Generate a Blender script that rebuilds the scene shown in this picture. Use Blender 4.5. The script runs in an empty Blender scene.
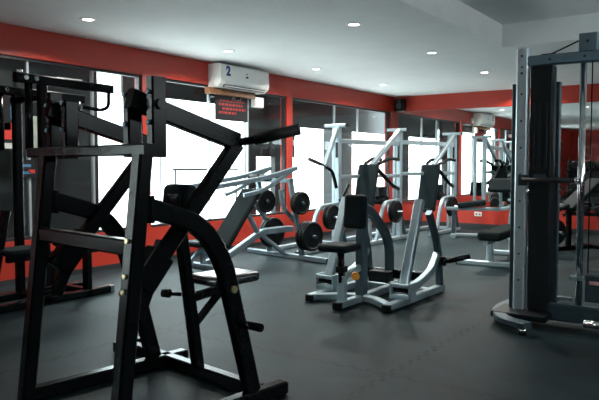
import bpy, bmesh, math, random
from mathutils import Vector, Matrix, Euler
random.seed(4)
scene = bpy.context.scene
COL = scene.collection
PI = math.pi

# ------------------------------------------------------------------ materials
MATS = {}

def new_mat(name):
    m = bpy.data.materials.new(name)
    m.use_nodes = True
    return m, m.node_tree, m.node_tree.nodes['Principled BSDF']


def mat(name, color, rough=0.5, metal=0.0, noise=0.0, nscale=30.0, spec=0.5, bump=0.0, rvar=0.0, coat=0.0):
    m, nt, b = new_mat(name)
    b.inputs['Roughness'].default_value = rough
    b.inputs['Metallic'].default_value = metal
    b.inputs['Specular IOR Level'].default_value = spec
    b.inputs['Coat Weight'].default_value = coat
    b.inputs['Base Color'].default_value = (*color, 1)
    if noise or bump or rvar:
        tc = nt.nodes.new('ShaderNodeTexCoord')
        n = nt.nodes.new('ShaderNodeTexNoise')
        n.inputs['Scale'].default_value = nscale
        n.inputs['Detail'].default_value = 5
        nt.links.new(tc.outputs['Object'], n.inputs['Vector'])
        if noise:
            r = nt.nodes.new('ShaderNodeValToRGB')
            r.color_ramp.elements[0].position = 0.3
            r.color_ramp.elements[1].position = 0.7
            r.color_ramp.elements[0].color = (*[c * (1 - noise) for c in color], 1)
            r.color_ramp.elements[1].color = (*[min(1, c * (1 + noise)) for c in color], 1)
            nt.links.new(n.outputs['Fac'], r.inputs['Fac'])
            nt.links.new(r.outputs['Color'], b.inputs['Base Color'])
        if rvar:
            mr = nt.nodes.new('ShaderNodeMapRange')
            mr.inputs['To Min'].default_value = max(0.02, rough - rvar)
            mr.inputs['To Max'].default_value = min(1, rough + rvar)
            nt.links.new(n.outputs['Fac'], mr.inputs['Value'])
            nt.links.new(mr.outputs['Result'], b.inputs['Roughness'])
        if bump:
            bp = nt.nodes.new('ShaderNodeBump')
            bp.inputs['Strength'].default_value = bump
            bp.inputs['Distance'].default_value = 0.01
            nt.links.new(n.outputs['Fac'], bp.inputs['Height'])
            nt.links.new(bp.outputs['Normal'], b.inputs['Normal'])
    MATS[name] = m
    return m


def emit(name, color, strength):
    m, nt, b = new_mat(name)
    b.inputs['Base Color'].default_value = (*color, 1)
    b.inputs['Emission Color'].default_value = (*color, 1)
    b.inputs['Emission Strength'].default_value = strength
    MATS[name] = m


mat('black_steel', (0.004, 0.0055, 0.0065), 0.22, 0.0, noise=0.15, nscale=60, spec=0.14, rvar=0.05)
mat('pale_steel', (0.30, 0.375, 0.41), 0.38, 0.5, noise=0.06, nscale=25, rvar=0.06)
mat('silver_steel', (0.34, 0.44, 0.48), 0.36, 0.55, noise=0.06, nscale=25, rvar=0.06)
mat('backlit_steel', (0.20, 0.275, 0.315), 0.38, 0.55, noise=0.06, nscale=25, rvar=0.06)  # silver with its colour darkened for the backlit incline press
mat('bright_steel', (0.50, 0.60, 0.64), 0.36, 0.5, noise=0.06, nscale=25, rvar=0.06)
mat('mid_steel', (0.15, 0.235, 0.285), 0.4, 0.5, noise=0.06, nscale=25, rvar=0.06)
mat('blue_steel', (0.05, 0.085, 0.105), 0.4, 0.5, noise=0.08, nscale=25, rvar=0.06)
mat('chrome', (0.75, 0.78, 0.8), 0.14, 1.0)
mat('dark_vinyl', (0.004, 0.0100, 0.012), 0.6, 0.0, noise=0.15, nscale=80, spec=0.10)
mat('slate_vinyl', (0.009, 0.0135, 0.0145), 0.85, 0.0, noise=0.12, nscale=80, spec=0.05)
mat('gloss_vinyl', (0.02, 0.024, 0.025), 0.24, 0.0, noise=0.1, nscale=80, spec=0.7)
mat('rubber', (0.004, 0.0055, 0.0065), 0.45, 0.0, noise=0.2, nscale=90, spec=0.18)
mat('grip', (0.007, 0.008, 0.009), 0.6, 0.0, noise=0.2, nscale=120, bump=0.1)
mat('orange', (0.85, 0.33, 0.02), 0.35)
mat('brass', (0.55, 0.45, 0.25), 0.3, 0.8)
mat('red_paint', (0.42, 0.030, 0.015), 0.42, 0.0, noise=0.05, nscale=6, rvar=0.05)
mat('grey_wall', (0.012, 0.018, 0.02), 0.6, noise=0.1, nscale=5)
mat('skirting', (0.02, 0.022, 0.023), 0.5, noise=0.1, nscale=12)
mat('ceiling', (0.84, 0.86, 0.85), 0.8, 0.0, noise=0.025, nscale=3)
mat('frame_dark', (0.018, 0.02, 0.022), 0.4, 0.2, noise=0.1)
mat('mullion', (0.45, 0.5, 0.52), 0.35, 0.6, noise=0.05)
mat('white_plastic', (0.80, 0.80, 0.77), 0.35, noise=0.02, nscale=8)
mat('dark_slot', (0.03, 0.035, 0.035), 0.5)
mat('navy', (0.005, 0.03, 0.22), 0.4)
mat('wood', (0.22, 0.10, 0.045), 0.5, noise=0.3, nscale=9)
mat('poster_black', (0.010, 0.010, 0.011), 0.3, noise=0.1)
mat('poster_red', (0.45, 0.03, 0.025), 0.4, noise=0.1)
mat('poster_white', (0.45, 0.5, 0.48), 0.5, noise=0.2, nscale=12)
mat('poster_blue', (0.04, 0.14, 0.25), 0.4, noise=0.2)
mat('poster_pale', (0.20, 0.24, 0.21), 0.5, noise=0.25, nscale=9)
mat('poster_yellow', (0.5, 0.32, 0.05), 0.4)
mat('shutter', (0.0022, 0.0042, 0.0052), 0.5, noise=0.5, nscale=3)
mat('awning', (0.008, 0.012, 0.014), 0.6, noise=0.2, nscale=4)
mat('facade', (0.82, 0.83, 0.82), 0.8, noise=0.04, nscale=2)
mat('facade_pink', (0.78, 0.52, 0.45), 0.8, noise=0.25, nscale=3)
mat('pavement', (0.8, 0.81, 0.79), 0.8, noise=0.1, nscale=2)
mat('shroud', (0.006, 0.011, 0.0135), 0.45, 0.0, noise=0.12, nscale=30, spec=0.3)
mat('label_pink', (0.55, 0.30, 0.28), 0.4, noise=0.1)
emit('lamp', (1.0, 0.97, 0.92), 14.0)

# mirror
m, nt, b = new_mat('mirror')
b.inputs['Base Color'].default_value = (0.80, 0.84, 0.83, 1)
b.inputs['Metallic'].default_value = 1.0
b.inputs['Roughness'].default_value = 0.015
MATS['mirror'] = m

# glass pane: clear, with fresnel reflection
m, nt, b = new_mat('glass')
nt.nodes.remove(b)
out = nt.nodes['Material Output']
mix = nt.nodes.new('ShaderNodeMixShader')
tr = nt.nodes.new('ShaderNodeBsdfTransparent')
tr.inputs['Color'].default_value = (0.93, 0.96, 0.96, 1)
gl = nt.nodes.new('ShaderNodeBsdfGlossy')
gl.inputs['Roughness'].default_value = 0.02
gl.inputs['Color'].default_value = (0.9, 0.95, 0.95, 1)
fr = nt.nodes.new('ShaderNodeFresnel')
fr.inputs['IOR'].default_value = 1.42
geo = nt.nodes.new('ShaderNodeNewGeometry')   # only the outer face of the pane reflects
front = nt.nodes.new('ShaderNodeMath'); front.operation = 'SUBTRACT'; front.inputs[0].default_value = 1.0
nt.links.new(geo.outputs['Backfacing'], front.inputs[1])
ff = nt.nodes.new('ShaderNodeMath'); ff.operation = 'MULTIPLY'
nt.links.new(fr.outputs[0], ff.inputs[0]); nt.links.new(front.outputs[0], ff.inputs[1])
nt.links.new(ff.outputs[0], mix.inputs['Fac'])
nt.links.new(tr.outputs[0], mix.inputs[1])
nt.links.new(gl.outputs[0], mix.inputs[2])
nt.links.new(mix.outputs[0], out.inputs['Surface'])
MATS['glass'] = m

# rubber floor with jigsaw joints
m, nt, b = new_mat('rubber_floor')
N, L = nt.nodes, nt.links
tc = N.new('ShaderNodeTexCoord')
sep = N.new('ShaderNodeSeparateXYZ')
L.new(tc.outputs['Object'], sep.inputs[0])


def math_node(op, a, bb=None):
    n = N.new('ShaderNodeMath')
    n.operation = op
    for i, v in enumerate((a, bb)):
        if v is None:
            continue
        if isinstance(v, (int, float)):
            n.inputs[i].default_value = v
        else:
            L.new(v, n.inputs[i])
    return n.outputs[0]


def seam(main, other, off, tile):
    s = math_node('SIGN', math_node('SINE', math_node('MULTIPLY', other, 2 * PI / 0.13)))
    p = math_node('ADD', math_node('ADD', main, off), math_node('MULTIPLY', s, 0.016))
    f = math_node('FRACT', math_node('DIVIDE', p, tile))
    d = math_node('MULTIPLY', math_node('MINIMUM', f, math_node('SUBTRACT', 1.0, f)), tile)
    return math_node('LESS_THAN', d, 0.013)


s1 = seam(sep.outputs['X'], sep.outputs['Y'], 1.84 + 20, 2.0)
s2 = seam(sep.outputs['Y'], sep.outputs['X'], -3.58 + 20, 2.0)
sm = math_node('MAXIMUM', s1, s2)
n1 = N.new('ShaderNodeTexNoise'); n1.inputs['Scale'].default_value = 1.5; n1.inputs['Detail'].default_value = 9; n1.inputs['Roughness'].default_value = 0.65
n2 = N.new('ShaderNodeTexNoise'); n2.inputs['Scale'].default_value = 55; n2.inputs['Detail'].default_value = 3
L.new(tc.outputs['Object'], n1.inputs['Vector']); L.new(tc.outputs['Object'], n2.inputs['Vector'])
r1 = N.new('ShaderNodeValToRGB')
r1.color_ramp.elements[0].position = 0.36; r1.color_ramp.elements[1].position = 0.64
r1.color_ramp.elements[0].color = (0.004, 0.009, 0.0115, 1)
r1.color_ramp.elements[1].color = (0.023, 0.041, 0.0465, 1)
L.new(n1.outputs['Fac'], r1.inputs['Fac'])
mx = N.new('ShaderNodeMix'); mx.data_type = 'RGBA'; mx.blend_type = 'MULTIPLY'; mx.inputs['Factor'].default_value = 0.35
L.new(r1.outputs['Color'], mx.inputs['A']); L.new(n2.outputs['Color'], mx.inputs['B'])
mx2 = N.new('ShaderNodeMix'); mx2.data_type = 'RGBA'
L.new(math_node('MULTIPLY', sm, 0.92), mx2.inputs['Factor'])
L.new(mx.outputs['Result'], mx2.inputs['A']); mx2.inputs['B'].default_value = (0.003, 0.004, 0.005, 1)
L.new(mx2.outputs['Result'], b.inputs['Base Color'])
mr = N.new('ShaderNodeMapRange'); mr.inputs['To Min'].default_value = 0.42; mr.inputs['To Max'].default_value = 0.66
L.new(n1.outputs['Fac'], mr.inputs['Value']); L.new(mr.outputs['Result'], b.inputs['Roughness'])
bp = N.new('ShaderNodeBump'); bp.inputs['Strength'].default_value = 0.25; bp.inputs['Distance'].default_value = 0.004
L.new(math_node('SUBTRACT', n2.outputs['Fac'], sm), bp.inputs['Height']); L.new(bp.outputs['Normal'], b.inputs['Normal'])
b.inputs['Specular IOR Level'].default_value = 0.11
b.inputs['Specular Tint'].default_value = (0.62, 0.95, 1.0, 1)
MATS['rubber_floor'] = m


# ------------------------------------------------------------------ mesh helpers
def fillet(pts, r, n=5):
    pts = [Vector(p) for p in pts]
    out = [pts[0]]
    for i in range(1, len(pts) - 1):
        p, a, c = pts[i], pts[i - 1], pts[i + 1]
        da, dc = (a - p), (c - p)
        rr = min(r, da.length * 0.48, dc.length * 0.48)
        s, e = p + da.normalized() * rr, p + dc.normalized() * rr
        for k in range(n + 1):
            t = k / n
            out.append(s * (1 - t) ** 2 + p * 2 * t * (1 - t) + e * t * t)
    out.append(pts[-1])
    return out


class MB:
    def __init__(self):
        self.bm = bmesh.new()

    def _sweep(self, pts, prof, hint, smooth):
        pts = [Vector(p) for p in pts]
        T = [(pts[i + 1] - pts[i]).normalized() for i in range(len(pts) - 1)]
        h = Vector(hint)
        if abs(h.dot(T[0])) > 0.95:
            h = Vector((0, 1, 0)) if abs(T[0].y) < 0.9 else Vector((1, 0, 0))
        r = (h - T[0] * h.dot(T[0])).normalized()
        s = T[0].cross(r)
        rings = []
        for i, p in enumerate(pts):
            if i > 0 and i < len(T):
                q = T[i - 1].rotation_difference(T[i])
                n = (T[i - 1] + T[i]).normalized()
                t = T[i - 1]
                ring = []
                for (x, y) in prof:
                    o = s * x + r * y
                    o = o - t * (o.dot(n) / max(0.2, t.dot(n)))
                    ring.append(self.bm.verts.new(p + o))
                rings.append(ring)
                s = q @ s; r = q @ r
            else:
                rings.append([self.bm.verts.new(p + s * x + r * y) for (x, y) in prof])
        k = len(prof)
        for i in range(len(rings) - 1):
            for j in range(k):
                f = self.bm.faces.new((rings[i][j], rings[i][(j + 1) % k], rings[i + 1][(j + 1) % k], rings[i + 1][j]))
                f.smooth = smooth
        self.bm.faces.new(list(reversed(rings[0])))
        self.bm.faces.new(rings[-1])
        return self

    def tube(self, pts, w, h, hint=(0, 0, 1), r=0.0, c=None):
        """rectangular tube: h is measured along the hint, w across it"""
        if r:
            pts = fillet(pts, r)
        a, b2 = w / 2, h / 2
        c = c if c is not None else min(w, h) * 0.14
        prof = [(a, -b2 + c), (a, b2 - c), (a - c, b2), (-a + c, b2), (-a, b2 - c), (-a, -b2 + c), (-a + c, -b2), (a - c, -b2)]
        return self._sweep(pts, prof, hint, False)

    def rod(self, pts, rad, n=14, r=0.0):
        if r:
            pts = fillet(pts, r, 6)
        prof = [(math.cos(2 * PI * k / n) * rad, math.sin(2 * PI * k / n) * rad) for k in range(n)]
        return self._sweep(pts, prof, (0, 0, 1), True)

    def box(self, c, size, bevel=0.0, seg=2, rot=None):
        g = bmesh.ops.create_cube(self.bm, size=1.0)
        vs = g['verts']
        M = Matrix.Translation(Vector(c)) @ (Euler(rot).to_matrix().to_4x4() if rot else Matrix()) @ Matrix.Diagonal((*size, 1))
        bmesh.ops.transform(self.bm, matrix=M, verts=vs)
        if bevel:
            es = list({e for v in vs for e in v.link_edges})
            res = bmesh.ops.bevel(self.bm, geom=es, offset=bevel, segments=seg, profile=0.5, affect='EDGES', clamp_overlap=True)
            if seg > 2:
                for f in res['faces']:
                    f.smooth = True
        return self

    def ring(self, prof, c, axis, n=32):
        """closed lathe: prof is (radius, offset along the axis)"""
        ax = Vector(axis).normalized()
        s = ax.orthogonal().normalized(); t = ax.cross(s)
        rows = []
        for k in range(n):
            d = s * math.cos(2 * PI * k / n) + t * math.sin(2 * PI * k / n)
            rows.append([self.bm.verts.new(Vector(c) + d * rr + ax * o) for rr, o in prof])
        m_ = len(prof)
        for k in range(n):
            for j in range(m_):
                f = self.bm.faces.new((rows[k][j], rows[(k + 1) % n][j], rows[(k + 1) % n][(j + 1) % m_], rows[k][(j + 1) % m_]))
                f.smooth = False
        return self

    def build(self, name, material, parent=None, loc=None, smooth=False):
        bmesh.ops.recalc_face_normals(self.bm, faces=self.bm.faces[:])
        me = bpy.data.meshes.new(name)
        if smooth:
            for f in self.bm.faces:
                f.smooth = True
        self.bm.to_mesh(me); self.bm.free()
        me.materials.append(MATS[material])
        o = bpy.data.objects.new(name, me)
        COL.objects.link(o)
        if parent:
            o.parent = parent
        if loc:
            o.location = loc
        return o


def tag(o, label=None, cat=None, group=None, kind=None):
    if label: o['label'] = label
    if cat: o['category'] = cat
    if group: o['group'] = group
    if kind: o['kind'] = kind
    return o


def thing(name, label, cat, loc=(0, 0, 0), rz=0.0, group=None):
    o = bpy.data.objects.new(name, None)
    COL.objects.link(o)
    o.location = loc; o.rotation_euler = (0, 0, rz)
    o.empty_display_size = 0.1
    return tag(o, label, cat, group)


def tube(name, material, parent, pts, w, h, hint=(0, 0, 1), r=0.0):
    return MB().tube(pts, w, h, hint, r).build(name, material, parent)


def rod(name, material, parent, pts, rad, r=0.0):
    return MB().rod(pts, rad, r=r).build(name, material, parent)


def pad(name, material, parent, c, size, rot=None, bev=0.03):
    return MB().box(c, size, bev, 4, rot).build(name, material, parent)


def box(name, material, parent, c, size, bev=0.004, rot=None):
    return MB().box(c, size, bev, 2, rot).build(name, material, parent)


def copy_tree(o, parent=None):
    c = o.copy(); COL.objects.link(c)
    if parent is not None:
        c.parent = parent
    for ch in list(o.children):
        copy_tree(ch, c)
    return c


def struct(o):
    o['kind'] = 'structure'
    return o


def slab(mb, x0, x1, y0, y1, z0, z1):
    return mb.box(((x0 + x1) / 2, (y0 + y1) / 2, (z0 + z1) / 2), (x1 - x0, y1 - y0, z1 - z0))


# ------------------------------------------------------------------ the room
XL, XR, YF, YB, ZC, ZR = -6.65, 3.4, -3.6, 13.2, 2.83, 3.12
SILL, HEAD = 0.47, 2.50
struct(slab(MB(), XL - 0.15, XR + 0.1, YF - 0.1, YB + 0.1, -0.12, 0).build('floor', 'rubber_floor'))
cb = MB()
RX0, RX1, RY0, RY1 = -2.74, 2.3, -2.6, 8.45
slab(cb, XL - 0.15, RX0, YF - 0.1, YB + 0.1, ZC, ZC + 0.5)
slab(cb, RX0, XR + 0.1, RY1, YB + 0.1, ZC, ZC + 0.5)
slab(cb, RX1, XR + 0.1, YF - 0.1, RY1, ZC, ZC + 0.5)
slab(cb, RX0, RX1, YF - 0.1, RY0, ZC, ZC + 0.5)
slab(cb, RX0, RX1, RY0, RY1, ZR, ZR + 0.2)
struct(cb.build('ceiling', 'ceiling'))

WINS = [(2.7, 5.87), (5.99, 9.10), (9.26, 12.98), (-1.0, 0.30)]  # last opening is unseen, added for light and reflections on the black machine
wb = MB()
slab(wb, XL - 0.15, XL, YF, YB, 0, SILL)
slab(wb, XL - 0.15, XL, YF, YB, HEAD, ZC)
edges = sorted(WINS)
cur = YF
for y0, y1 in edges + [(YB, YB)]:
    slab(wb, XL - 0.15, XL, cur, y0, SILL, HEAD)
    cur = y1
struct(wb.build('wall_left', 'red_paint'))
struct(slab(MB(), XL, XR, YB, YB + 0.1, 0, ZC).build('wall_back', 'red_paint'))
hb = slab(MB(), XL, XR, YB - 0.06, YB, HEAD, ZC)
struct(hb.build('trim_1', 'red_paint'))
struct(slab(MB(), XL, XR, YF - 0.1, YF, 0, 1.5).build('wall_front', 'grey_wall'))
struct(slab(MB(), XL, XR, YF - 0.1, YF, 1.5, ZC).build('trim_2', 'red_paint'))
CZ = 2.04
rb = slab(MB(), XR, XR + 0.1, YF, YB, 0, CZ)
slab(rb, XR, XR + 0.1, YF, -2.5, CZ, HEAD); slab(rb, XR, XR + 0.1, 8.6, YB, CZ, HEAD)
struct(rb.build('wall_right', 'grey_wall'))
fb = MB()
slab(fb, XR + 0.02, XR + 0.08, -2.5, 8.6, CZ, CZ + 0.03); slab(fb, XR + 0.02, XR + 0.08, -2.5, 8.6, HEAD - 0.03, HEAD)
for yy in (-2.48, 0.3, 3.05, 5.8, 8.58):
    slab(fb, XR + 0.02, XR + 0.08, yy - 0.02, yy + 0.02, CZ + 0.03, HEAD - 0.03)
struct(fb.build('window_5', 'frame_dark'))  # unseen strip window, added to brighten the ceiling recess
struct(slab(MB(), XR, XR + 0.1, YF, YB, HEAD, ZC).build('trim_3', 'red_paint'))
struct(slab(MB(), XL, XL + 0.02, YF, YB, 0, 0.06).build('baseboard_left', 'skirting'))
struct(slab(MB(), XL + 0.02, XR, YB - 0.02, YB, 0, 0.10).build('baseboard_back', 'skirting'))

MULL = {0: [4.25, 5.12], 1: [6.22, 7.2, 8.1], 2: [10.72, 11.62], 3: [-0.9]}
for i, (y0, y1) in enumerate(WINS):
    fb = MB()
    t = 0.035
    x0, x1 = XL - 0.10, XL - 0.03
    slab(fb, x0, x1, y0, y1, SILL, SILL + t); slab(fb, x0, x1, y0, y1, HEAD - t, HEAD)
    slab(fb, x0, x1, y0, y0 + t, SILL + t, HEAD - t); slab(fb, x0, x1, y1 - t, y1, SILL + t, HEAD - t)
    w = struct(fb.build('window_%d' % (i + 1), 'frame_dark'))
    for yy in MULL[i]:
        slab(MB(), XL - 0.085, XL - 0.045, yy - 0.014, yy + 0.014, SILL + t, HEAD - t).build('mullion', 'mullion', w)
    slab(MB(), XL - 0.069, XL - 0.063, y0 + t, y1 - t, SILL + t, HEAD - t).build('pane', 'glass', w)

tag(slab(MB(), XL + 0.01, XR - 0.01, YB - 0.025, YB - 0.001, SILL, HEAD - 0.005).build('wall_mirror', 'mirror'),
    'wide mirror covering the back wall between its red bands', 'mirror')

# outside the windows
struct(slab(MB(), -26, XL - 0.15, -20, 45, -0.3, -0.15).build('ground_outside', 'pavement'))
struct(slab(MB(), -14.6, -14.2, -20, 45, -0.15, 4.2).build('wall_across', 'facade'))
struct(slab(MB(), -10.4, -10.2, 17.0, 21.5, -0.15, 2.3).build('wall_pink', 'facade_pink'))
struct(slab(MB(), -7.0, -6.92, 2.6, 5.36, -0.15, 2.9).build('wall_shuttered', 'shutter'))
struct(slab(MB(), -7.05, -6.95, 8.42, 9.75, 1.46, 2.9).build('wall_bay', 'shutter'))
struct(slab(MB(), -7.05, -6.95, 8.42, 8.62, -0.15, 1.46).build('wall_pier', 'shutter'))
struct(slab(MB(), -7.05, -6.95, 9.15, 9.55, -0.15, 1.46).build('wall_pier_end', 'shutter'))
struct(slab(MB(), -7.4, -7.15, 11.4, 12.15, -0.15, 2.9).build('wall_column', 'shutter'))
ra = slab(MB(), -7.12, -7.08, 5.9, 9.7, 2.29, 2.95)
slab(ra, -7.12, -6.802, 5.9, 9.7, 2.95, 3.0)
tag(ra.build('awning', 'awning'), 'grey awning hanging outside the top of the middle window', 'awning')
ra = slab(MB(), -7.12, -7.08, 9.75, 14.0, 2.03, 2.95)
slab(ra, -7.12, -6.802, 9.75, 14.0, 2.95, 3.0)
tag(ra.build('awning', 'awning'), 'deep grey awning outside the far window nearest the mirror', 'awning')
rl = thing('railing', 'thin dark railing outside the middle window behind the black lever arm', 'railing', (-8.2, 8.75, -0.15))
rod('rail', 'frame_dark', rl, [(0, -0.85, 1.39), (0, 0.85, 1.39)], 0.022)
for yy in (-0.8, 0.8):
    rod('post', 'frame_dark', rl, [(0, yy, 0), (0, yy, 1.39)], 0.018)

# posters on the glass
px = XL - 0.028
p = thing('poster', 'black poster with red lettering rows hung under the air conditioner', 'poster', (px, 7.68, 2.215))
slab(MB(), 0, 0.006, -0.38, 0.38, -0.22, 0.25).build('sheet', 'poster_black', p)
for k, (ya, yb) in enumerate([(-0.1, 0.16), (-0.28, 0.3), (-0.3, 0.25), (-0.22, 0.32), (-0.3, 0.1)]):
    rr = MB()
    y = ya
    while y < yb:
        wd = random.uniform(0.03, 0.07)
        slab(rr, 0.006, 0.008, y, min(yb, y + wd), 0.13 - k * 0.062 - (-0.04 if k == 0 else 0), 0.165 - k * 0.062 + (0.06 if k == 0 else 0))
        y += wd + 0.02
    rr.build('lettering', 'poster_red', p)
slab(MB(), 0.006, 0.008, 0.0, 0.22, 0.10, 0.16).build('reflection_patch', 'poster_white', p)  # white light reflection on the sheet, made as a pale patch
p = thing('poster', 'colourful red, blue and yellow poster at the far left of the shaded window', 'poster', (px, 4.0, 1.75))
slab(MB(), 0, 0.006, -0.16, 0.2, -0.28, 0.3).build('sheet', 'poster_black', p)
slab(MB(), 0.006, 0.008, -0.14, 0.12, -0.16, 0.02).build('red_panel', 'poster_red', p)
slab(MB(), 0.006, 0.008, 0.02, 0.14, 0.06, 0.2).build('blue_panel', 'poster_blue', p)
slab(MB(), 0.006, 0.008, -0.06, 0.02, -0.06, 0.02).build('yellow_panel', 'poster_yellow', p)
slab(MB(), 0.006, 0.008, -0.12, 0.1, -0.26, -0.2).build('white_panel', 'poster_white', p)
p = thing('poster', 'pale green sheet stuck on the shaded window beside the colourful poster', 'poster', (px, 4.42, 1.66))
slab(MB(), 0, 0.006, -0.13, 0.12, -0.2, 0.2).build('sheet', 'poster_pale', p)
p = thing('poster', 'small white sheet on the shaded window between two machine posts', 'poster', (px, 4.68, 1.63))
slab(MB(), 0, 0.006, -0.1, 0.12, -0.1, 0.1).build('sheet', 'poster_white', p)
p = thing('sticker', 'small sticker with blue and white stripes low on the shaded window', 'sticker', (px, 4.2, 1.27))
slab(MB(), 0, 0.006, -0.1, 0.1, -0.1, 0.1).build('sheet', 'poster_black', p)
for k in range(2):
    slab(MB(), 0.006, 0.008, -0.09, 0.05, 0.02 - k * 0.08, 0.05 - k * 0.08).build('stripe', 'poster_blue', p)
slab(MB(), 0.006, 0.008, 0.02, 0.1, -0.05, -0.01).build('mark', 'poster_red', p)
p = thing('sign', 'small white and red sign high on the shaded window at far left', 'sign', (px, 4.78, 2.29))
slab(MB(), 0, 0.006, -0.17, 0.17, -0.045, 0.045).build('sheet', 'poster_white', p)
for k in range(3):
    slab(MB(), 0.006, 0.008, -0.12 + k * 0.09, -0.07 + k * 0.09, -0.03, 0.02).build('red_mark', 'poster_red', p)

# ------------------------------------------------------------------ ceiling downlights
DL = [(-5.75, 4.35, 'above the shaded window at the left end of its row'),
      (-5.79, 6.6, 'just in front of the wall air conditioner'),
      (-5.72, 8.6, 'past the air conditioner along the window row'),
      (-5.80, 11.0, 'of the window row nearest the corner speaker'),
      (-3.60, 6.15, 'in the inner row nearest the camera'),
      (-3.63, 8.28, 'in the middle of the inner row beside the ceiling recess corner'),
      (-3.68, 10.5, 'of the inner row third from the camera'),
      (-3.70, 12.6, 'of the inner row close to the back wall'),
      ]
LAMP_W = 50
for x, y, where in DL:
    d = thing('downlight', 'round recessed white downlight ' + where, 'downlight', (x, y, ZR if x > RX0 else ZC), 0, 'ceiling downlights')
    MB().ring([(0.055, -0.001), (0.055, -0.009), (0.085, -0.006), (0.09, -0.0005)], (0, 0, 0), (0, 0, 1)).build('trim_ring', 'white_plastic', d)
    MB().rod([(0, 0, -0.004), (0, 0, -0.0005)], 0.054, 20).build('lens', 'lamp', d)
    ld = bpy.data.lights.new('downlight_beam', 'AREA')
    ld.shape = 'DISK'; ld.size = 0.1; ld.energy = LAMP_W * (1.8 if x > RX0 else 1.0); ld.color = (1.0, 0.95, 0.88); ld.spread = math.radians(150)
    lo = bpy.data.objects.new('downlight_beam', ld); COL.objects.link(lo); lo.parent = d; lo.location = (0, 0, -0.012)

# ------------------------------------------------------------------ air conditioner
def text_mesh(name, body, size, material, parent, M):
    cu = bpy.data.curves.new(name, 'FONT'); cu.body = body; cu.size = size; cu.extrude = 0.002; cu.offset = 0.008
    cu.align_x = 'CENTER'; cu.align_y = 'CENTER'
    o = bpy.data.objects.new(name, cu); COL.objects.link(o)
    dg = bpy.context.evaluated_depsgraph_get()
    me = bpy.data.meshes.new_from_object(o.evaluated_get(dg))
    bpy.data.objects.remove(o)
    me.materials.clear(); me.materials.append(MATS[material])
    o = bpy.data.objects.new(name, me); COL.objects.link(o); o.parent = parent; o.matrix_local = M
    return o


ac = thing('air_conditioner', 'white wall mounted split air conditioner numbered 2 above the windows', 'air conditioner', (XL, 7.70, 2.455))
prof = [(0.0, 0.0), (0.16, 0.0), (0.235, 0.055), (0.25, 0.11), (0.24, 0.32), (0.22, 0.345), (0.0, 0.345)]
bm_ = MB()
va = [bm_.bm.verts.new((x, -0.57, z)) for x, z in prof]; vb = [bm_.bm.verts.new((x, 0.57, z)) for x, z in prof]
for k in range(len(prof)):
    bm_.bm.faces.new((va[k], va[(k + 1) % 7], vb[(k + 1) % 7], vb[k]))
bm_.bm.faces.new(va); bm_.bm.faces.new(list(reversed(vb)))
bm_.build('casing', 'white_plastic', ac)
box('louvre', 'dark_slot', ac, (0.206, 0.02, 0.026), (0.012, 0.98, 0.042), 0.003, (0, math.radians(37), 0))
box('louvre_blade', 'white_plastic', ac, (0.222, 0.02, 0.022), (0.006, 0.96, 0.02), 0.002, (0, math.radians(50), 0))
R_side = Matrix(((0, 0, 1, 0), (1, 0, 0, 0), (0, 1, 0, 0), (0, 0, 0, 1)))
text_mesh('number', '2', 0.19, 'navy', ac, Matrix.Translation((0.247, -0.40, 0.235)) @ R_side)
box('display', 'dark_slot', ac, (0.246, 0.03, 0.24), (0.006, 0.035, 0.012), 0.001)
box('display', 'dark_slot', ac, (0.247, 0.03, 0.19), (0.006, 0.05, 0.03), 0.001)
sh = thing('wooden_board', 'brown wooden board on the wall just below the air conditioner', 'board', (XL, 7.55, 2.364))
slab(MB(), 0.001, 0.10, -0.50, 0.55, 0.0, 0.09).build('plank', 'wood', sh)
slab(MB(), 0.001, 0.03, -0.4, -0.32, -0.04, 0.0).build('bracket', 'frame_dark', sh)
slab(MB(), 0.001, 0.03, 0.2, 0.28, -0.04, 0.0).build('bracket', 'frame_dark', sh)
jb = thing('junction_box', 'small white electrical box below the right end of the air conditioner', 'electrical box', (XL + 0.001, 8.24, 2.32))
box('body', 'white_plastic', jb, (0.035, 0, 0), (0.07, 0.24, 0.16), 0.008)
box('lid', 'white_plastic', jb, (0.074, 0, 0), (0.008, 0.2, 0.13), 0.002)
sw = thing('isolator_switch', 'little white isolator switch on the red band right of the air conditioner', 'switch', (XL + 0.001, 8.42, 2.58))
box('body', 'white_plastic', sw, (0.03, 0, 0), (0.06, 0.10, 0.14), 0.006)
box('toggle', 'white_plastic', sw, (0.068, 0, 0.01), (0.016, 0.03, 0.04), 0.003)

sp = thing('wall_speaker', 'small black speaker in the top corner beside the back mirror', 'speaker', (-6.43, 13.0, 2.55))
box('cabinet', 'rubber', sp, (0, 0, 0.08), (0.20, 0.18, 0.27), 0.02)
MB().ring([(0.0001, 0.0), (0.055, 0.008), (0.07, 0.0), (0.07, -0.004), (0.0001, -0.004)], (0.02, -0.094, 0.06), (0.25, -1, 0)).build('cone', 'dark_slot', sp)
MB().ring([(0.0001, 0.0), (0.022, 0.006), (0.03, 0.0), (0.03, -0.004), (0.0001, -0.004)], (0.02, -0.094, 0.165), (0.25, -1, 0)).build('tweeter', 'dark_slot', sp)
rod('bracket', 'frame_dark', sp, [(0, 0.06, 0.1), (-0.21, 0.06, 0.1)], 0.014)
so = thing('wall_socket', 'small white socket plate on the red band below the back mirror', 'socket', (-4.72, YB - 0.001, 0.30))
box('plate', 'white_plastic', so, (0, -0.006, 0), (0.16, 0.012, 0.09), 0.003)
box('outlet', 'dark_slot', so, (-0.035, -0.013, 0), (0.03, 0.004, 0.03), 0.001)
box('outlet', 'dark_slot', so, (0.035, -0.013, 0), (0.03, 0.004, 0.03), 0.001)


# ------------------------------------------------------------------ weight plates
PLATE_PROTO = {}


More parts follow.
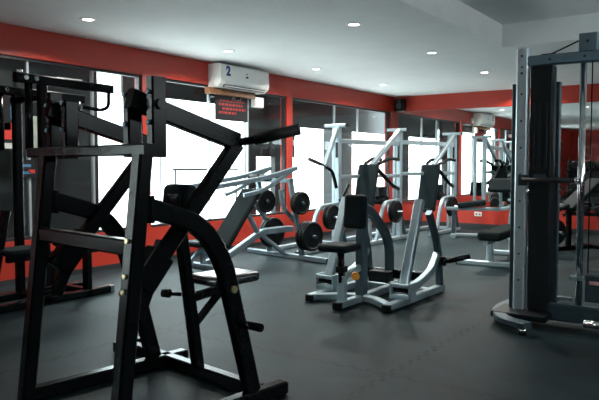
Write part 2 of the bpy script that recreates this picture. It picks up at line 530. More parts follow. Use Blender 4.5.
def plate(rad, th, loc, rz, label, group):
    key = (rad, th)
    if key not in PLATE_PROTO:
        o = thing('weight_plate', label, 'weight plate', loc, rz, group)
        h = th / 2
        MB().ring([(0.05, -h * 0.6), (rad * 0.78, -h * 0.55), (rad * 0.84, -h), (rad - 0.012, -h), (rad, -h * 0.6), (rad, h * 0.6),
                   (rad - 0.012, h), (rad * 0.84, h), (rad * 0.78, h * 0.55), (0.05, h * 0.6)], (0, 0, 0), (1, 0, 0), 36).build('disc', 'rubber', o)
        MB().ring([(0.0265, -h), (0.05, -h), (0.05, h), (0.0265, h)], (0, 0, 0), (1, 0, 0), 24).build('hub', 'rubber', o)
        PLATE_PROTO[key] = o
    else:
        o = copy_tree(PLATE_PROTO[key])
        o.location = loc; o.rotation_euler = (0, 0, rz)
        tag(o, label, 'weight plate', group)
    return o


# ------------------------------------------------------------------ A: large black lever row machine in the foreground
A = thing('lever_row_machine', 'large black plate loaded lever machine filling the left foreground', 'gym machine', (-2.33, 1.88, 0), math.radians(-8))
K = 'black_steel'


def bolts(parent, pts, axis, rad=0.013, material='blue_steel'):
    for q in pts:
        q = Vector(q); a = Vector(axis).normalized()
        MB().rod([q, q + a * 0.012], rad, 8).build('bolt', material, parent)


for u in (0.0, -0.93):
    o = tube('rear_leg', K, A, [(u, 0.0, 0.0), (u, 0.155, 1.35)], 0.08, 0.075, (0, 1, 0))
    if u == 0.0:
        bolts(o, [(u, 0.095 - 0.038, 0.80), (u, 0.085 - 0.038, 0.73), (u, 0.11 - 0.038, 0.96)], (0, -1, 0.1), 0.012, 'brass')
    s = 1 if u == 0 else -1
    tube('side_rail', K, A, [(u, 0.03, 0.04), (u, 1.07, 0.04)], 0.075, 0.075)
    box('end_cap', 'rubber', A, (u, 1.077, 0.04), (0.066, 0.014, 0.066), 0.003)
    tube('curved_leg', K, A, [(u, 0.13, 1.12), (u, 0.48, 1.015), (u, 0.63, 0.82), (u, 0.83, 0.075)], 0.06, 0.095, (0, 0, 1), 0.13)
    box('mounting_plate', K, A, (u, 0.185, 1.10), (0.075, 0.02, 0.13), 0.004)
    rod('storage_peg', 'black_steel', A, [(u + s * 0.03, 0.72, 0.475), (u + s * 0.19, 0.72, 0.475)], 0.022)
    bolts(A, [(u + s * 0.03, 0.675, 0.66)], (s, 0, 0), 0.02, 'brass')
tube('crossbar', K, A, [(-1.13, 0.16, 1.375), (0.055, 0.16, 1.375)], 0.07, 0.055)
tube('crossbar', K, A, [(-0.89, 0.105, 0.925), (-0.04, 0.105, 0.925)], 0.06, 0.075)
tube('front_beam', K, A, [(-1.38, 0.93, 0.04), (-0.038, 0.93, 0.04)], 0.075, 0.075)
tube('front_foot', K, A, [(-1.40, 0.84, 0.04), (-1.40, 1.14, 0.04)], 0.07, 0.075)
for side, us, ua in ((1, (0.02, -0.18), -0.08), (-1, (-0.98, -0.80), -0.89)):
    for q, uu in enumerate(us):
        o = tube('pivot_upright', K, A, [(uu, 0.22, 1.34), (uu, 0.22, 1.71 if q == 0 else 1.65)], 0.055, 0.08, (0, 1, 0))
        bolts(o, [(uu, 0.18, 1.64), (uu, 0.18, 1.50)], (0, -1, 0), 0.012)
        MB().rod([(uu + side * 0.026, 0.22, 1.585), (uu + side * 0.045, 0.22, 1.585)], 0.024, 16).build('bearing', 'black_steel', A)
    lo_, hi_ = min(us), max(us)
    rod('pivot_axle', K, A, [(lo_ + 0.02, 0.22, 1.585), (hi_ - 0.02, 0.22, 1.585)], 0.04)
    la = tube('lever_arm', K, A, [(ua, 0.14, 1.615), (ua, 0.80, 1.43)], 0.055, 0.095)
    tube('lever_brace', K, A, [(ua, 0.80, 1.42), (ua, 0.22, 0.76)], 0.055, 0.08)
    box('lever_foot', K, A, (ua, 0.24, 0.80), (0.08, 0.14, 0.20), 0.01, (math.radians(-40), 0, 0))
    o = rod('handle', K, A, [(ua, 0.79, 1.425), (ua + side * 0.05, 0.84, 1.435), (ua + side * 0.27, 1.0, 1.495)], 0.022, 0.05)
    rod('grip', 'grip', o, [(ua + side * 0.075, 0.858, 1.4415), (ua + side * 0.275, 1.004, 1.4965)], 0.031)
    tube('inner_strut', K, A, [(ua, 0.32, 0.93), (ua, 0.16, 0.58)], 0.05, 0.07)
    o = rod('weight_peg', 'black_steel', A, [(ua, 0.175, 0.615), (ua + side * 0.02, 0.09, 0.60), (ua + side * 0.13, 0.05, 0.585)], 0.022, 0.03)
tube('seat_post', K, A, [(-0.56, 0.90, 0.07), (-0.56, 0.76, 1.05)], 0.065, 0.065, (0, 1, 0))
pad('chest_pad', 'dark_vinyl', A, (-0.59, 0.80, 1.115), (0.24, 0.12, 0.155), (math.radians(-6), 0, 0), 0.045)
box('pad_plate', K, A, (-0.56, 0.735, 1.08), (0.12, 0.012, 0.12), 0.003)
tube('seat_bracket', K, A, [(-0.57, 0.82, 0.50), (-0.60, 1.22, 0.53)], 0.05, 0.05)
tube('seat_brace', K, A, [(-0.565, 0.86, 0.32), (-0.59, 1.10, 0.50)], 0.04, 0.04)
pad('seat_pad', 'gloss_vinyl', A, (-0.62, 1.17, 0.585), (0.30, 0.36, 0.065), (math.radians(1), 0, 0), 0.028)
o = rod('adjuster', K, A, [(-0.595, 0.80, 0.53), (-0.67, 0.77, 0.53)], 0.012)
MB().rod([(-0.665, 0.772, 0.53), (-0.71, 0.754, 0.53)], 0.026, 14).build('knob', 'rubber', A)

# ------------------------------------------------------------------ B: black machine by the shaded window
B = thing('pulldown_machine', 'black plate loaded pulldown machine half hidden against the shaded window', 'gym machine', (-5.42, 3.58, 0))
tube('column', K, B, [(0, 0.0, 0.0), (0, 0.0, 2.06)], 0.07, 0.08, (0, 1, 0))
tube('column', K, B, [(-0.45, 0.02, 0.0), (-0.45, 0.02, 2.0)], 0.07, 0.08, (0, 1, 0))
tube('crossbar', K, B, [(-0.48, 0.0, 1.93), (0.0, 0.0, 1.93)], 0.06, 0.06)
for a, z in ((0.02, 2.09), (-0.45, 2.02)):
    o = tube('lever_arm', K, B, [(a, -0.28, z), (a, 0.78, z - 0.015)], 0.07, 0.085)
    h = rod('handle', K, B, [(a + 0.04, 0.71, z - 0.05), (a + 0.045, 0.70, z - 0.20), (a + 0.04, 0.62, z - 0.235), (a + 0.03, 0.42, z - 0.22)], 0.018, 0.06)
    rod('hanger', K, B, [(a, -0.15, z - 0.04), (a, -0.15, 1.45)], 0.035)
    MB().rod([(a - 0.02, -0.22, z + 0.03), (a - 0.02, -0.22, z + 0.07)], 0.03, 12).build('pivot_cap', 'chrome', B)
    MB().rod([(a + 0.036, -0.1, z), (a + 0.06, -0.1, z)], 0.022, 12).build('pivot_bolt', 'chrome', B)
    MB().rod([(a + 0.036, -0.2, z), (a + 0.06, -0.2, z)], 0.022, 12).build('pivot_bolt', 'chrome', B)
tube('base_rail', K, B, [(0, -0.5, 0.04), (0, 0.72, 0.04)], 0.07, 0.07)
tube('base_rail', K, B, [(-0.45, -0.5, 0.04), (-0.45, 0.72, 0.04)], 0.07, 0.07)
tube('base_crossbar', K, B, [(-0.5, 0.5, 0.045), (0.06, 0.5, 0.045)], 0.07, 0.06)
box('foot_cap', 'chrome', B, (0.0, 0.745, 0.04), (0.075, 0.05, 0.075), 0.006)
tube('seat_leg', K, B, [(-0.05, 0.12, 0.075), (-0.05, 0.12, 0.45)], 0.07, 0.07, (0, 1, 0))
tube('seat_leg', K, B, [(-0.05, 0.50, 0.075), (-0.05, 0.50, 0.45)], 0.08, 0.07, (0, 1, 0))
tube('seat_beam', K, B, [(-0.05, -0.35, 0.46), (-0.05, 0.62, 0.46)], 0.06, 0.06)
pad('seat_pad', 'dark_vinyl', B, (-0.05, -0.22, 0.525), (0.34, 0.38, 0.06), None, 0.025)
pad('thigh_pad', 'dark_vinyl', B, (-0.05, 0.35, 0.58), (0.42, 0.26, 0.15), None, 0.05)
tube('front_leg', K, B, [(-0.1, -0.50, 0.04), (-0.1, -0.32, 0.9)], 0.07, 0.07, (0, 1, 0))
tube('brace', K, B, [(-0.05, 0.05, 0.42), (-0.05, 0.30, 0.24)], 0.03, 0.03)

# ------------------------------------------------------------------ C: silver incline machine under the middle window
S = 'silver_steel'
C = thing('incline_press_machine', 'silver incline press with black back pad and loaded plates under the middle windows', 'gym machine', (-5.45, 7.39, 0), math.radians(-10))
tube('rear_rail', 'backlit_steel', C, [(-0.80, 0.02, 0.035), (0.82, 0.02, 0.035)], 0.075, 0.065)
for a in (-0.8, 0.82):
    box('end_cap', 'rubber', C, (a, 0.02, 0.035), (0.02, 0.07, 0.06), 0.004)
tube('main_tube', 'backlit_steel', C, [(0, -1.42, 0.06), (0, -1.05, 0.11), (0, -0.43, 0.40), (0, -0.02, 0.41), (0, 0.14, 0.40)], 0.075, 0.085, (0, 0, 1), 0.1)
tube('lower_brace', 'backlit_steel', C, [(0, -0.45, 0.36), (0, -0.02, 0.07)], 0.055, 0.055)
tube('front_foot', 'backlit_steel', C, [(-0.30, -1.42, 0.035), (0.30, -1.42, 0.035)], 0.075, 0.065)
tube('pad_post', 'backlit_steel', C, [(0, -0.5, 0.38), (0, -0.70, 0.70)], 0.06, 0.06, (0, 1, 0))
tube('pad_support', 'blue_steel', C, [(0, -1.02, 0.32), (0, -0.60, 0.86)], 0.06, 0.05)
pad('back_pad', 'slate_vinyl', C, (0, -0.88, 0.62), (0.38, 0.92, 0.075), (math.radians(52), 0, 0), 0.032)
pad('seat_pad', 'dark_vinyl', C, (0, -1.48, 0.33), (0.32, 0.32, 0.07), None, 0.03)
tube('seat_post', 'backlit_steel', C, [(0, -1.42, 0.05), (0, -1.45, 0.3)], 0.06, 0.06, (0, 1, 0))
for s in (-1, 1):
    a = 0.33 * s
    tube('upright', 'backlit_steel', C, [(a, 0.02, 0.06), (a, -0.21, 1.13)], 0.06, 0.07, (0, 1, 0))
    tube('side_brace', 'backlit_steel', C, [(a * 0.85, -0.34, 0.98), (a * 0.85, -0.30, 0.74), (a * 0.9, 0.02, 0.45), (a * 0.95, -0.04, 0.40)], 0.05, 0.05, (0, 1, 0), 0.12)
    la = tube('lever_arm', 'backlit_steel', C, [(a * 0.8, -0.02, 1.27), (a * 0.8, -0.55, 1.15), (a * 0.8, -1.42, 1.04)], 0.05, 0.06, (0, 0, 1), 0.2)
    tube('lever_link', 'backlit_steel', C, [(a * 0.8, -0.10, 1.24), (a * 0.8, -0.62, 0.98), (a * 0.55, -0.9, 0.92)], 0.045, 0.05, (0, 0, 1), 0.15)
    h = rod('handle', 'backlit_steel', C, [(a * 0.8, -1.40, 1.045), (a * 0.8 - s * 0.02, -1.47, 1.05), (a * 0.8 + s * 0.12, -1.50, 1.05)], 0.018, 0.03)
    rod('weight_peg', 'blue_steel', C, [(a, -0.04, 0.35), (a + 0.335 if s > 0 else a + 0.24, -0.04, 0.35)], 0.024)
    rod('weight_peg', 'blue_steel', C, [(a, -0.14, 0.80), (a + 0.205 if s > 0 else a + 0.16, -0.14, 0.80)], 0.024)
    rod('roller', 'grip', C, [(a * 0.6, -0.46, 1.14), (a * 0.6 - s * 0.18, -0.46, 1.14)], 0.045)
tube('top_crossbar', 'backlit_steel', C, [(-0.36, -0.20, 1.10), (0.36, -0.20, 1.10)], 0.06, 0.06)
tube('foot_lever', 'backlit_steel', C, [(0.02, -1.68, 0.06), (0.02, -1.48, 0.26), (0.02, -1.25, 0.09)], 0.04, 0.05, (0, 0, 1), 0.06)
MB().rod([(0.03, -1.4, 0.27), (0.07, -1.4, 0.27)], 0.022, 12).build('knob', 'orange', C)


def on_c(a, b_, z):
    c, s = math.cos(math.radians(-10)), math.sin(math.radians(-10))
    return (-5.45 + a * c - b_ * s, 7.39 + a * s + b_ * c, z)


rzC = math.radians(-10)
G1 = 'plates loaded on the silver incline press'
for k, w in enumerate(('innermost', 'middle', 'outermost')):
    plate(0.20, 0.05, on_c(0.475 + 0.056 * k, -0.04, 0.35), rzC, '%s of three large black plates low on the right of the incline press' % w, G1)
for k, w in enumerate(('inner', 'outer')):
    plate(0.155, 0.045, on_c(0.43 + 0.052 * k, -0.14, 0.80), rzC, '%s small black plate high on the right of the incline press' % w, G1)
    plate(0.215, 0.05, on_c(-0.245 + 0.056 * k, -0.04, 0.35), rzC, '%s large black plate low on the window side of the incline press' % w, G1)
plate(0.165, 0.045, on_c(-0.22, -0.14, 0.80), rzC, 'small black plate high on the window side of the incline press', G1)

# ------------------------------------------------------------------ D: silver iso-lateral machine in the middle of the floor
D = thing('chest_supported_row_machine', 'silver plate loaded seated machine with orange knob in the middle of the floor', 'gym machine', (-3.05, 5.40, 0))
tube('column', 'blue_steel', D, [(0, -0.03, 0.03), (0, -0.03, 0.97)], 0.095, 0.095, (0, 1, 0))
tube('front_foot', S, D, [(0, -0.02, 0.045), (0.0, -0.46, 0.045)], 0.075, 0.06)
box('foot_cap', 'rubber', D, (0.0, -0.465, 0.04), (0.085, 0.05, 0.07), 0.008)
tube('centre_rail', S, D, [(0, 0.02, 0.05), (0, 0.62, 0.05)], 0.075, 0.065)
for s in (-1, 1):
    a = 0.41 * s
    tube('base_arm', S, D, [(s * 0.03, -0.03, 0.05), (s * 0.18, -0.08, 0.05), (a, -0.26, 0.05)], 0.08, 0.06, (0, 0, 1), 0.1)
    tube('side_rail', S, D, [(a, -0.30, 0.045), (a, 0.93, 0.045)], 0.075, 0.065)
    box('foot_cap', 'rubber', D, (a, -0.305, 0.04), (0.085, 0.04, 0.07), 0.008)
    pb = MB()
    for q in (-0.095, 0.095):
        pb.box((a + q, 0.02, 0.155), (0.018, 0.14, 0.15), 0.004)
    pb.box((a, 0.02, 0.10), (0.2, 0.12, 0.05), 0.006)
    pb.box((a, -0.04, 0.205), (0.2, 0.03, 0.035), 0.006)
    pb.build('pivot_bracket', S, D)
    rod('pivot_axle', K, D, [(a - 0.085, 0.02, 0.165), (a + 0.085, 0.02, 0.165)], 0.035)
    tube('lever', S, D, [(a, 0.03, 0.15), (a, 0.37, 0.97)], 0.085, 0.075, (0, 1, 0))
    tube('lower_arm', S, D, [(a, 0.08, 0.15), (a, 0.35, 0.16), (a, 0.66, 0.25), (a, 0.80, 0.40)], 0.065, 0.08, (0, 0, 1), 0.2)
    tube('rear_upright', 'blue_steel', D, [(a, 0.88, 0.07), (a, 0.83, 0.40), (a, 0.75, 0.60), (a, 0.58, 0.84)], 0.06, 0.07, (0, 1, 0), 0.18)
    o = rod('weight_peg', K, D, [(a + s * 0.03, 0.83, 0.33), (a + s * 0.12, 0.86, 0.34), (a + s * 0.28, 0.97, 0.385)], 0.028)
    MB().rod([(a + s * 0.035, 0.832, 0.33), (a + s * 0.075, 0.845, 0.333)], 0.05, 16).build('peg_collar', 'rubber', D)
tube('spine', 'blue_steel', D, [(0, 0.02, 0.90), (0, 0.14, 0.86), (0, 0.44, 0.64), (0, 0.54, 0.48), (0, 0.55, 0.10)], 0.075, 0.085, (0, 0, 1), 0.18)
tube('rear_crossbar', K, D, [(-0.37, 0.56, 0.20), (0.37, 0.56, 0.20)], 0.07, 0.09)
box('stop_block', 'rubber', D, (0.0, 0.36, 0.2), (0.22, 0.12, 0.11), 0.01)
tube('rear_rail', S, D, [(-0.40, 0.62, 0.05), (0.40, 0.62, 0.05)], 0.07, 0.06)
pad('chest_pad', 'dark_vinyl', D, (0.0, -0.15, 0.875), (0.225, 0.085, 0.32), (math.radians(-5), 0, 0), 0.035)
pad('seat_pad', 'dark_vinyl', D, (-0.02, -0.40, 0.565), (0.30, 0.30, 0.07), None, 0.03)
rod('seat_stem', K, D, [(-0.02, -0.36, 0.24), (-0.02, -0.38, 0.54)], 0.032)
box('stem_boot', 'rubber', D, (-0.02, -0.36, 0.36), (0.09, 0.09, 0.06), 0.012)
tube('seat_tube', S, D, [(-0.02, -0.35, 0.06), (-0.02, -0.35, 0.30)], 0.075, 0.075, (0, 1, 0))
tube('seat_link', S, D, [(-0.02, -0.34, 0.30), (0.0, -0.06, 0.34)], 0.05, 0.06)
MB().rod([(0.075, -0.28, 0.30), (0.105, -0.32, 0.298)], 0.036, 18).build('knob', 'orange', D)['label'] = 'orange pull knob'
rod('knob_stem', 'chrome', D, [(0.0, -0.2, 0.32), (0.078, -0.284, 0.30)], 0.012)

# ------------------------------------------------------------------ E: row of silver lever stations along the far window
def station(name, label, loc, padded):
    E_ = thing(name, label, 'gym machine', loc)
    tube('post', 'pale_steel', E_, [(0, 0, 0.06), (0, 0, 1.92)], 0.085, 0.085, (0, 1, 0))
    po = tube('rear_post', 'pale_steel', E_, [(-0.16, 0.14, 0.06), (-0.16, 0.14, 1.92)], 0.06, 0.06, (0, 1, 0))
    tube('top_bar', 'pale_steel', E_, [(-0.24, 0.02, 1.935), (0.14, 0.02, 1.935)], 0.10, 0.05)
    for q in (-0.24, 0.14):
        box('bar_cap', 'rubber', E_, (q, 0.02, 1.935), (0.02, 0.09, 0.05), 0.004)
    box('slot_plate', K, E_, (0.0, -0.044, 1.55), (0.045, 0.006, 0.24), 0.002)
    tube('side_rail', 'pale_steel', E_, [(0, -1.12, 0.035), (0, 0.30, 0.035)], 0.08, 0.065)
    tube('side_rail', 'pale_steel', E_, [(-0.62, -1.0, 0.035), (-0.62, 0.34, 0.035)], 0.08, 0.065)
    tube('cross_rail', 'pale_steel', E_, [(-0.6, 0.22, 0.04), (0.0, 0.22, 0.04)], 0.07, 0.06)
    tube('plate_leg', 'pale_steel', E_, [(0, -0.84, 0.06), (0, -0.62, 0.58), (0, -0.52, 0.68), (0, -0.05, 0.70)], 0.06, 0.06, (0, 1, 0), 0.12)
    tube('plate_leg', 'blue_steel', E_, [(0.0, 0.22, 0.06), (0.0, 0.02, 0.55)], 0.06, 0.06, (0, 1, 0))
    rod('weight_peg', 'chrome', E_, [(0.02, -0.38, 0.52), (0.26, -0.38, 0.52)], 0.024)
    tube('peg_bar', 'pale_steel', E_, [(0, -0.38, 0.50), (0, -0.38, 0.68)], 0.05, 0.05, (0, 1, 0))
    if padded:
        tube('lever_arm', 'pale_steel', E_, [(0, -0.04, 1.90), (0, -1.02, 1.30)], 0.07, 0.08)
        pad('back_pad', 'dark_vinyl', E_, (-0.02, -1.17, 0.91), (0.36, 0.085, 0.86), (math.radians(-15), 0, 0), 0.035)
        tube('pad_post', 'pale_steel', E_, [(-0.02, -1.02, 0.07), (-0.02, -1.10, 0.9)], 0.06, 0.06, (0, 1, 0))
        h = rod('handle', K, E_, [(0.05, -0.98, 1.27), (0.1, -0.95, 1.34), (0.14, -0.62, 1.43), (0.14, -0.32, 1.41)], 0.03, 0.1)
        rod('handle', K, E_, [(-0.1, -0.98, 1.27), (-0.16, -0.95, 1.34), (-0.2, -0.62, 1.43), (-0.2, -0.32, 1.41)], 0.03, 0.1)
        rod('lever_link', K, E_, [(0.04, -0.95, 1.28), (0.04, -0.36, 0.97), (0.0, -0.05, 0.90)], 0.034, 0.1)
        pad('seat_pad', 'dark_vinyl', E_, (-0.02, -1.32, 0.50), (0.3, 0.3, 0.06), None, 0.025)
        tube('seat_post', 'pale_steel', E_, [(-0.02, -1.02, 0.40), (-0.02, -1.3, 0.46)], 0.05, 0.05)
        box('weight_carriage', K, E_, (-0.26, -0.3, 0.85), (0.22, 0.28, 0.18), 0.02)
        rod('roller', 'rubber', E_, [(-0.4, -0.28, 0.70), (-0.1, -0.28, 0.70)], 0.075)
    else:
        tube('lever_arm', 'pale_steel', E_, [(0, -0.05, 1.87), (0, -0.40, 1.30)], 0.065, 0.07)
        h = rod('handle', K, E_, [(0, -0.40, 1.30), (0.02, -0.50, 1.32), (0.02, -0.84, 1.40)], 0.018)
        rod('grip', 'grip', h, [(0.02, -0.52, 1.325), (0.02, -0.84, 1.40)], 0.028)
        rod('lever_link', K, E_, [(0.03, -0.38, 1.28), (0.03, -0.22, 1.22), (0.03, -0.10, 0.96)], 0.028, 0.08)
        rod('hook', K, E_, [(0.05, 0.24, 1.0), (0.05, 0.11, 0.84), (0.05, -0.04, 0.76)], 0.022, 0.06)
    return E_


E1 = station('lever_station', 'silver lever station with a long black handle in front of the far window', (-5.4, 8.75, 0), False)
E2 = station('lever_station', 'silver lever station with tilted dark back pad standing behind the orange knob machine', (-5.15, 10.4, 0), True)
E3 = copy_tree(E2)
E3.location = (-4.9, 12.3, 0)
E3['label'] = 'silver lever station with dark back pad closest to the back mirror'
for st, nx, z in ((E1, E2, 1.69), (E2, E3, 1.72)):
    dv = Vector(nx.location) - Vector(st.location)
    n = dv.normalized()
    tube('link_beam', 'pale_steel', st, [n * 0.05 + Vector((0, 0, z)), dv - n * 0.05 + Vector((0, 0, z))], 0.06, 0.075)
    tube('link_beam', 'pale_steel', st, [n * 0.05 + Vector((0, 0, z - 0.56)), dv - n * 0.05 + Vector((0, 0, z - 0.56))], 0.05, 0.06)
G2 = 'plates on the silver lever stations'
for st, w in ((E1, 'the station with the long handle'), (E2, 'the station behind the orange knob machine'), (E3, 'the station nearest the mirror')):
    l = st.location
    plate(0.19, 0.045, (l.x + 0.09, l.y - 0.38, 0.52), 0, 'inner black plate hung low on ' + w, G2)
    plate(0.19, 0.045, (l.x + 0.145, l.y - 0.38, 0.52), 0, 'outer black plate hung low on ' + w, G2)

# ------------------------------------------------------------------ G: benches on the far right of the floor
def bench(label, loc, rz):
    b_ = thing('weight_bench', label, 'bench', loc, rz)
    tube('front_foot', S, b_, [(-0.42, 0, 0.035), (0.42, 0, 0.035)], 0.09, 0.065)
    for q in (-0.425, 0.425):
        box('foot_cap', 'rubber', b_, (q, 0, 0.035), (0.02, 0.09, 0.065), 0.004)
    tube('front_leg', S, b_, [(0, 0.0, 0.06), (0, 0.05, 0.31)], 0.09, 0.07, (0, 1, 0))
    tube('spine', S, b_, [(0, -0.2, 0.325), (0, 1.25, 0.325)], 0.06, 0.06)
    pad('bench_pad', 'slate_vinyl', b_, (0.05, 0.44, 0.41), (0.30, 1.40, 0.11), None, 0.035)
    tube('rear_leg', S, b_, [(0, 1.2, 0.06), (0, 1.2, 0.31)], 0.07, 0.07, (0, 1, 0))
    tube('rear_foot', S, b_, [(-0.34, 1.2, 0.035), (0.34, 1.2, 0.035)], 0.08, 0.065)
    return b_


bench('flat bench with black pad and silver frame left of the cable tower', (-2.80, 8.28, 0), math.radians(4))
# rack frame behind the bench
R = thing('preacher_bench', 'silver framed bench with dark roller pads before the back mirror', 'bench', (-3.95, 11.6, 0), math.radians(20))
tube('top_rail', S, R, [(-0.75, 0, 0.52), (0.30, 0, 0.52), (0.55, 0, 0.66)], 0.07, 0.06, (0, 0, 1), 0.12)
tube('leg', S, R, [(0.36, 0, 0.06), (0.40, 0, 0.58)], 0.08, 0.07, (0, 1, 0))
tube('leg', 'blue_steel', R, [(-0.62, 0, 0.06), (-0.62, 0, 0.50)], 0.07, 0.07, (0, 1, 0))
tube('foot', S, R, [(0.36, -0.45, 0.035), (0.36, 0.35, 0.035)], 0.08, 0.065)
tube('foot', S, R, [(-0.62, -0.35, 0.035), (-0.62, 0.35, 0.035)], 0.08, 0.065)
tube('base_rail', S, R, [(-0.62, 0, 0.04), (0.36, 0, 0.04)], 0.06, 0.05)
pad('seat_pad', 'dark_vinyl', R, (-0.30, 0, 0.61), (0.5, 0.28, 0.10), (0, math.radians(-8), 0), 0.035)
rod('roller', 'rubber', R, [(0.1, -0.2, 0.66), (0.1, 0.2, 0.66)], 0.07)
tube('pad_post', S, R, [(0.2, 0, 0.52), (0.2, 0, 0.95)], 0.05, 0.05, (0, 1, 0))
pad('arm_pad', 'dark_vinyl', R, (0.2, -0.05, 0.95), (0.4, 0.1, 0.26), (math.radians(-30), 0, 0), 0.035)

# black bench with a pale-lit top behind the cable tower
I = thing('incline_bench', 'dark incline bench seen through the gap of the cable tower', 'bench', (-2.4, 10.5, 0), math.radians(-30))
tube('base_rail', K, I, [(0, -0.6, 0.035), (0, 0.6, 0.035)], 0.07, 0.065)
tube('foot', S, I, [(-0.3, -0.6, 0.035), (0.3, -0.6, 0.035)], 0.07, 0.065)
tube('foot', K, I, [(-0.3, 0.6, 0.035), (0.3, 0.6, 0.035)], 0.07, 0.065)
tube('post', K, I, [(0, 0.1, 0.06), (0, 0.1, 0.62)], 0.07, 0.07, (0, 1, 0))
pad('seat_pad', 'gloss_vinyl', I, (0, -0.2, 0.66), (0.30, 0.36, 0.07), (math.radians(12), 0, 0), 0.03)
pad('back_pad', 'dark_vinyl', I, (0, 0.36, 0.86), (0.30, 0.8, 0.07), (math.radians(35), 0, 0), 0.03)
rod('weight_peg', 'chrome', I, [(-0.2, -0.25, 0.30), (0.22, -0.25, 0.30)], 0.024)
tube('peg_post', K, I, [(0, -0.25, 0.06), (0, -0.25, 0.62)], 0.06, 0.06, (0, 1, 0))
c_, s_ = math.cos(math.radians(-30)), math.sin(math.radians(-30))
plate(0.19, 0.045, (-2.4 + 0.09 * c_ + 0.25 * s_, 10.5 + 0.09 * s_ - 0.25 * c_, 0.30), math.radians(-30),
      'black plate on the low peg of the dark incline bench behind the cable tower', 'plate on the dark incline bench')

# dumbbell rack and plate tree along the back mirror
DR = thing('dumbbell_rack', 'black three tier dumbbell rack in front of the back mirror right of the tower', 'rack', (-1.95, 12.68, 0))
for q in (-0.9, 0.9):
    tube('upright', K, DR, [(q, 0.12, 0.05), (q, 0.12, 1.42)], 0.06, 0.06, (0, 1, 0))
    tube('foot', K, DR, [(q, -0.3, 0.035), (q, 0.32, 0.035)], 0.07, 0.065)
TIERS = ((0.42, -0.12), (0.82, -0.02), (1.22, 0.06))
for z, yy in TIERS:
    sb = MB()
    for dy in (-0.10, 0.08):
        sb.tube([(-0.93, yy + dy, z + 0.02 * (dy > 0)), (0.93, yy + dy, z + 0.02 * (dy > 0))], 0.05, 0.03)
    for q in (-0.9, -0.3, 0.3, 0.9):
        sb.tube([(q, yy - 0.12, z - 0.03), (q, yy + 0.14, z - 0.01)], 0.03, 0.03)
    sb.build('shelf', K, DR)
db0 = thing('dumbbell', 'x', 'dumbbell', (0, 0, 0), 0, 'dumbbells on the rack')
rod('handle', 'chrome', db0, [(0, -0.06, 0), (0, 0.06, 0)], 0.016)
for q in (-1, 1):
    MB().ring([(0.001, 0.05), (0.055, 0.05), (0.068, 0.062), (0.068, 0.118), (0.055, 0.13), (0.001, 0.13)], (0, 0, 0), (0, q, 0), 18).build('head', 'rubber', db0)
first = True
for (z, yy), tn in zip(TIERS, ('bottom', 'middle', 'top')):
    for k in range(8):
        o = db0 if first else copy_tree(db0)
        first = False
        o.location = (-1.95 - 0.77 + 0.22 * k, 12.68 + yy - 0.01, z + 0.104)
        o['label'] = '%s black round headed dumbbell from the left on the %s tier of the rack' % (('first', 'second', 'third', 'fourth', 'fifth', 'sixth', 'seventh', 'last')[k], tn)
PT = thing('plate_tree', 'silver plate tree full of black plates before the back mirror', 'rack', (-3.55, 12.5, 0))
tube('base_rail', 'pale_steel', PT, [(-0.3, 0, 0.035), (0.3, 0, 0.035)], 0.07, 0.065)
tube('base_foot', 'pale_steel', PT, [(-0.3, -0.3, 0.035), (-0.3, 0.3, 0.035)], 0.07, 0.065)
tube('base_foot', 'pale_steel', PT, [(0.3, -0.3, 0.035), (0.3, 0.3, 0.035)], 0.07, 0.065)
tube('mast', 'pale_steel', PT, [(0, 0, 0.06), (0, 0, 1.35)], 0.07, 0.07, (0, 1, 0))
for z in (0.42, 0.82, 1.2):
    for q, nm in ((-1, 'left'), (1, 'right')):
        rod('weight_peg', 'chrome', PT, [(q * 0.03, 0, z), (q * 0.19, 0, z)], 0.024)
        rad = 0.19 if z < 0.5 else 0.165
        for k, w in enumerate(('inner', 'outer')):
            plate(rad, 0.045, (-3.55 + q * (0.075 + 0.05 * k), 12.5, z), 0, '%s black plate on the %s %s peg of the plate tree' % (w, {0.42: 'bottom', 0.82: 'middle', 1.2: 'top'}[z], nm), 'plates on the plate tree')

# ------------------------------------------------------------------ H: cable tower on the right
H = thing('cable_tower', 'tall grey cable machine tower at the right edge of the room', 'gym machine', (-1.60, 5.50, 0))
col_ = tube('column', 'bright_steel', H, [(0, 0, 0.10), (0, 0, 2.26)], 0.095, 0.085, (0, 1, 0))
for k in range(9):
    zz = 0.35 + k * 0.22
    MB().rod([(0, -0.0405, zz), (0, -0.0440, zz)], 0.009, 10).build('adjust_hole', 'dark_slot', col_)
tube('side_channel', 'blue_steel', H, [(-0.07, 0.02, 0.10), (-0.07, 0.02, 1.98)], 0.035, 0.06, (0, 1, 0))
bolts(H, [(0, -0.043, 2.20), (0, -0.043, 2.06)], (0, -1, 0), 0.01, 'dark_slot')
tube('top_beam', 'mid_steel', H, [(0.0, 0.0, 2.155), (1.05, 0.0, 2.155)], 0.075, 0.085)
bolts(H, [(0.22, -0.04, 2.155), (0.48, -0.04, 2.155), (0.62, -0.04, 2.155)], (0, -1, 0), 0.011, 'dark_slot')
box('pulley_housing', 'mid_steel', H, (0.50, 0.0, 2.265), (0.135, 0.08, 0.14), 0.006)
bolts(H, [(0.50, -0.04, 2.27)], (0, -1, 0), 0.012, 'dark_slot')
rod('cable', K, H, [(0.20, 0.0, 2.195), (0.44, 0.0, 2.29)], 0.006)
box('cable_anchor', K, H, (0.20, 0.0, 2.195), (0.11, 0.05, 0.02), 0.004)
shr = box('stack_shroud', 'shroud', H, (0.155, 0.03, 1.11), (0.17, 0.15, 2.0), 0.008)
for xx in (0.10, 0.15, 0.20):
    box('shroud_rib', 'shroud', H, (xx, -0.048, 1.55), (0.018, 0.010, 0.52), 0.003)
box('shroud_plate', 'blue_steel', H, (0.155, -0.047, 1.21), (0.10, 0.008, 0.05), 0.002)
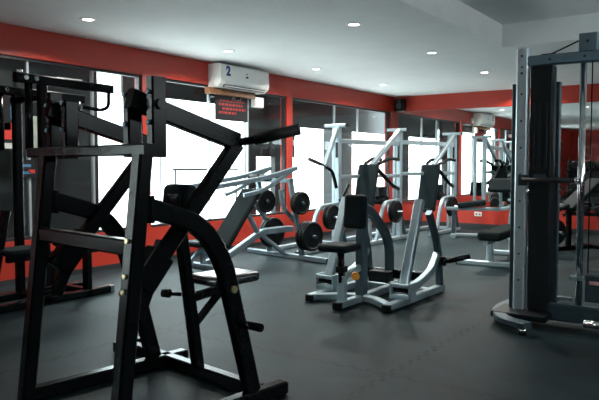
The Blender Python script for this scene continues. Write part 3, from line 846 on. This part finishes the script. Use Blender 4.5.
box('shroud_cap', 'blue_steel', H, (0.155, 0.03, 2.112), (0.15, 0.13, 0.02), 0.004)
tube('rear_channel', 'blue_steel', H, [(0.27, 0.06, 0.10), (0.27, 0.06, 1.98)], 0.03, 0.06, (0, 1, 0))
rod('guide_post', 'chrome', H, [(0.455, 0.05, 0.10), (0.455, 0.05, 2.12)], 0.027)
rod('cable', K, H, [(0.53, 0.0, 0.42), (0.53, 0.0, 2.20)], 0.005)
hb = rod('pull_bar', 'grip', H, [(0.03, -0.09, 1.185), (0.44, -0.09, 1.185)], 0.021)
rod('bar_end', 'chrome', hb, [(0.44, -0.09, 1.185), (0.47, -0.09, 1.185)], 0.026)
box('bar_carriage', 'blue_steel', H, (0.03, -0.06, 1.185), (0.07, 0.05, 0.09), 0.006)
rod('carriage_pin', 'chrome', H, [(0.075, -0.075, 1.13), (0.075, -0.075, 1.06)], 0.012)
# curved base foot
arc = [(0.20, -0.46, 0.075), (0.0, -0.38, 0.075), (-0.14, -0.16, 0.075), (-0.18, 0.10, 0.075), (-0.16, 0.34, 0.075)]
tube('base_foot', 'blue_steel', H, arc, 0.10, 0.05, (0, 0, 1), 0.3)
rod('levelling_foot', 'chrome', H, [(0.16, -0.45, 0.0), (0.16, -0.45, 0.055)], 0.03)
rod('levelling_foot', 'chrome', H, [(-0.16, 0.30, 0.0), (-0.16, 0.30, 0.055)], 0.03)
box('base_plate', 'shroud', H, (0.05, -0.05, 0.08), (0.44, 0.36, 0.05), 0.008)
tube('base_beam', 'blue_steel', H, [(0.2, 0.03, 0.11), (1.05, 0.03, 0.11)], 0.10, 0.14)
box('base_lug', 'silver_steel', H, (0.33, 0.09, 0.21), (0.13, 0.05, 0.03), 0.005)
box('guide_clamp', 'silver_steel', H, (0.44, 0.03, 0.40), (0.10, 0.07, 0.03), 0.005)
box('low_carriage', 'blue_steel', H, (0.62, 0.0, 0.34), (0.20, 0.12, 0.22), 0.01)
box('carriage_label', 'label_pink', H, (0.60, -0.063, 0.385), (0.09, 0.006, 0.03), 0.001)
rod('foot_roller', 'chrome', H, [(0.55, -0.2, 0.09), (0.8, -0.2, 0.09)], 0.03)
tube('roller_arm', 'blue_steel', H, [(0.66, 0.03, 0.09), (0.66, -0.2, 0.09)], 0.05, 0.05)

# ------------------------------------------------------------------ light, camera, view
w = bpy.data.worlds.new('World'); scene.world = w; w.use_nodes = True
bg = w.node_tree.nodes['Background']
bg.inputs['Color'].default_value = (0.86, 0.97, 1.0, 1)
bg.inputs['Strength'].default_value = 11.5

cam = bpy.data.cameras.new('Camera'); cam.sensor_width = 36; cam.lens = 36 * 650 / 599
co = bpy.data.objects.new('Camera', cam); COL.objects.link(co)
yaw, pitch = math.atan(456.5 / 650), math.atan(34 / 650)
co.location = (0, 0, 1.30); co.rotation_euler = (PI / 2 - pitch, 0, yaw)
cam.clip_start = 0.05
scene.camera = co

vs = scene.view_settings
vs.view_transform = 'Standard'; vs.look = 'None'; vs.gamma = 1.0; vs.use_curve_mapping = False
vs.exposure = 0.0
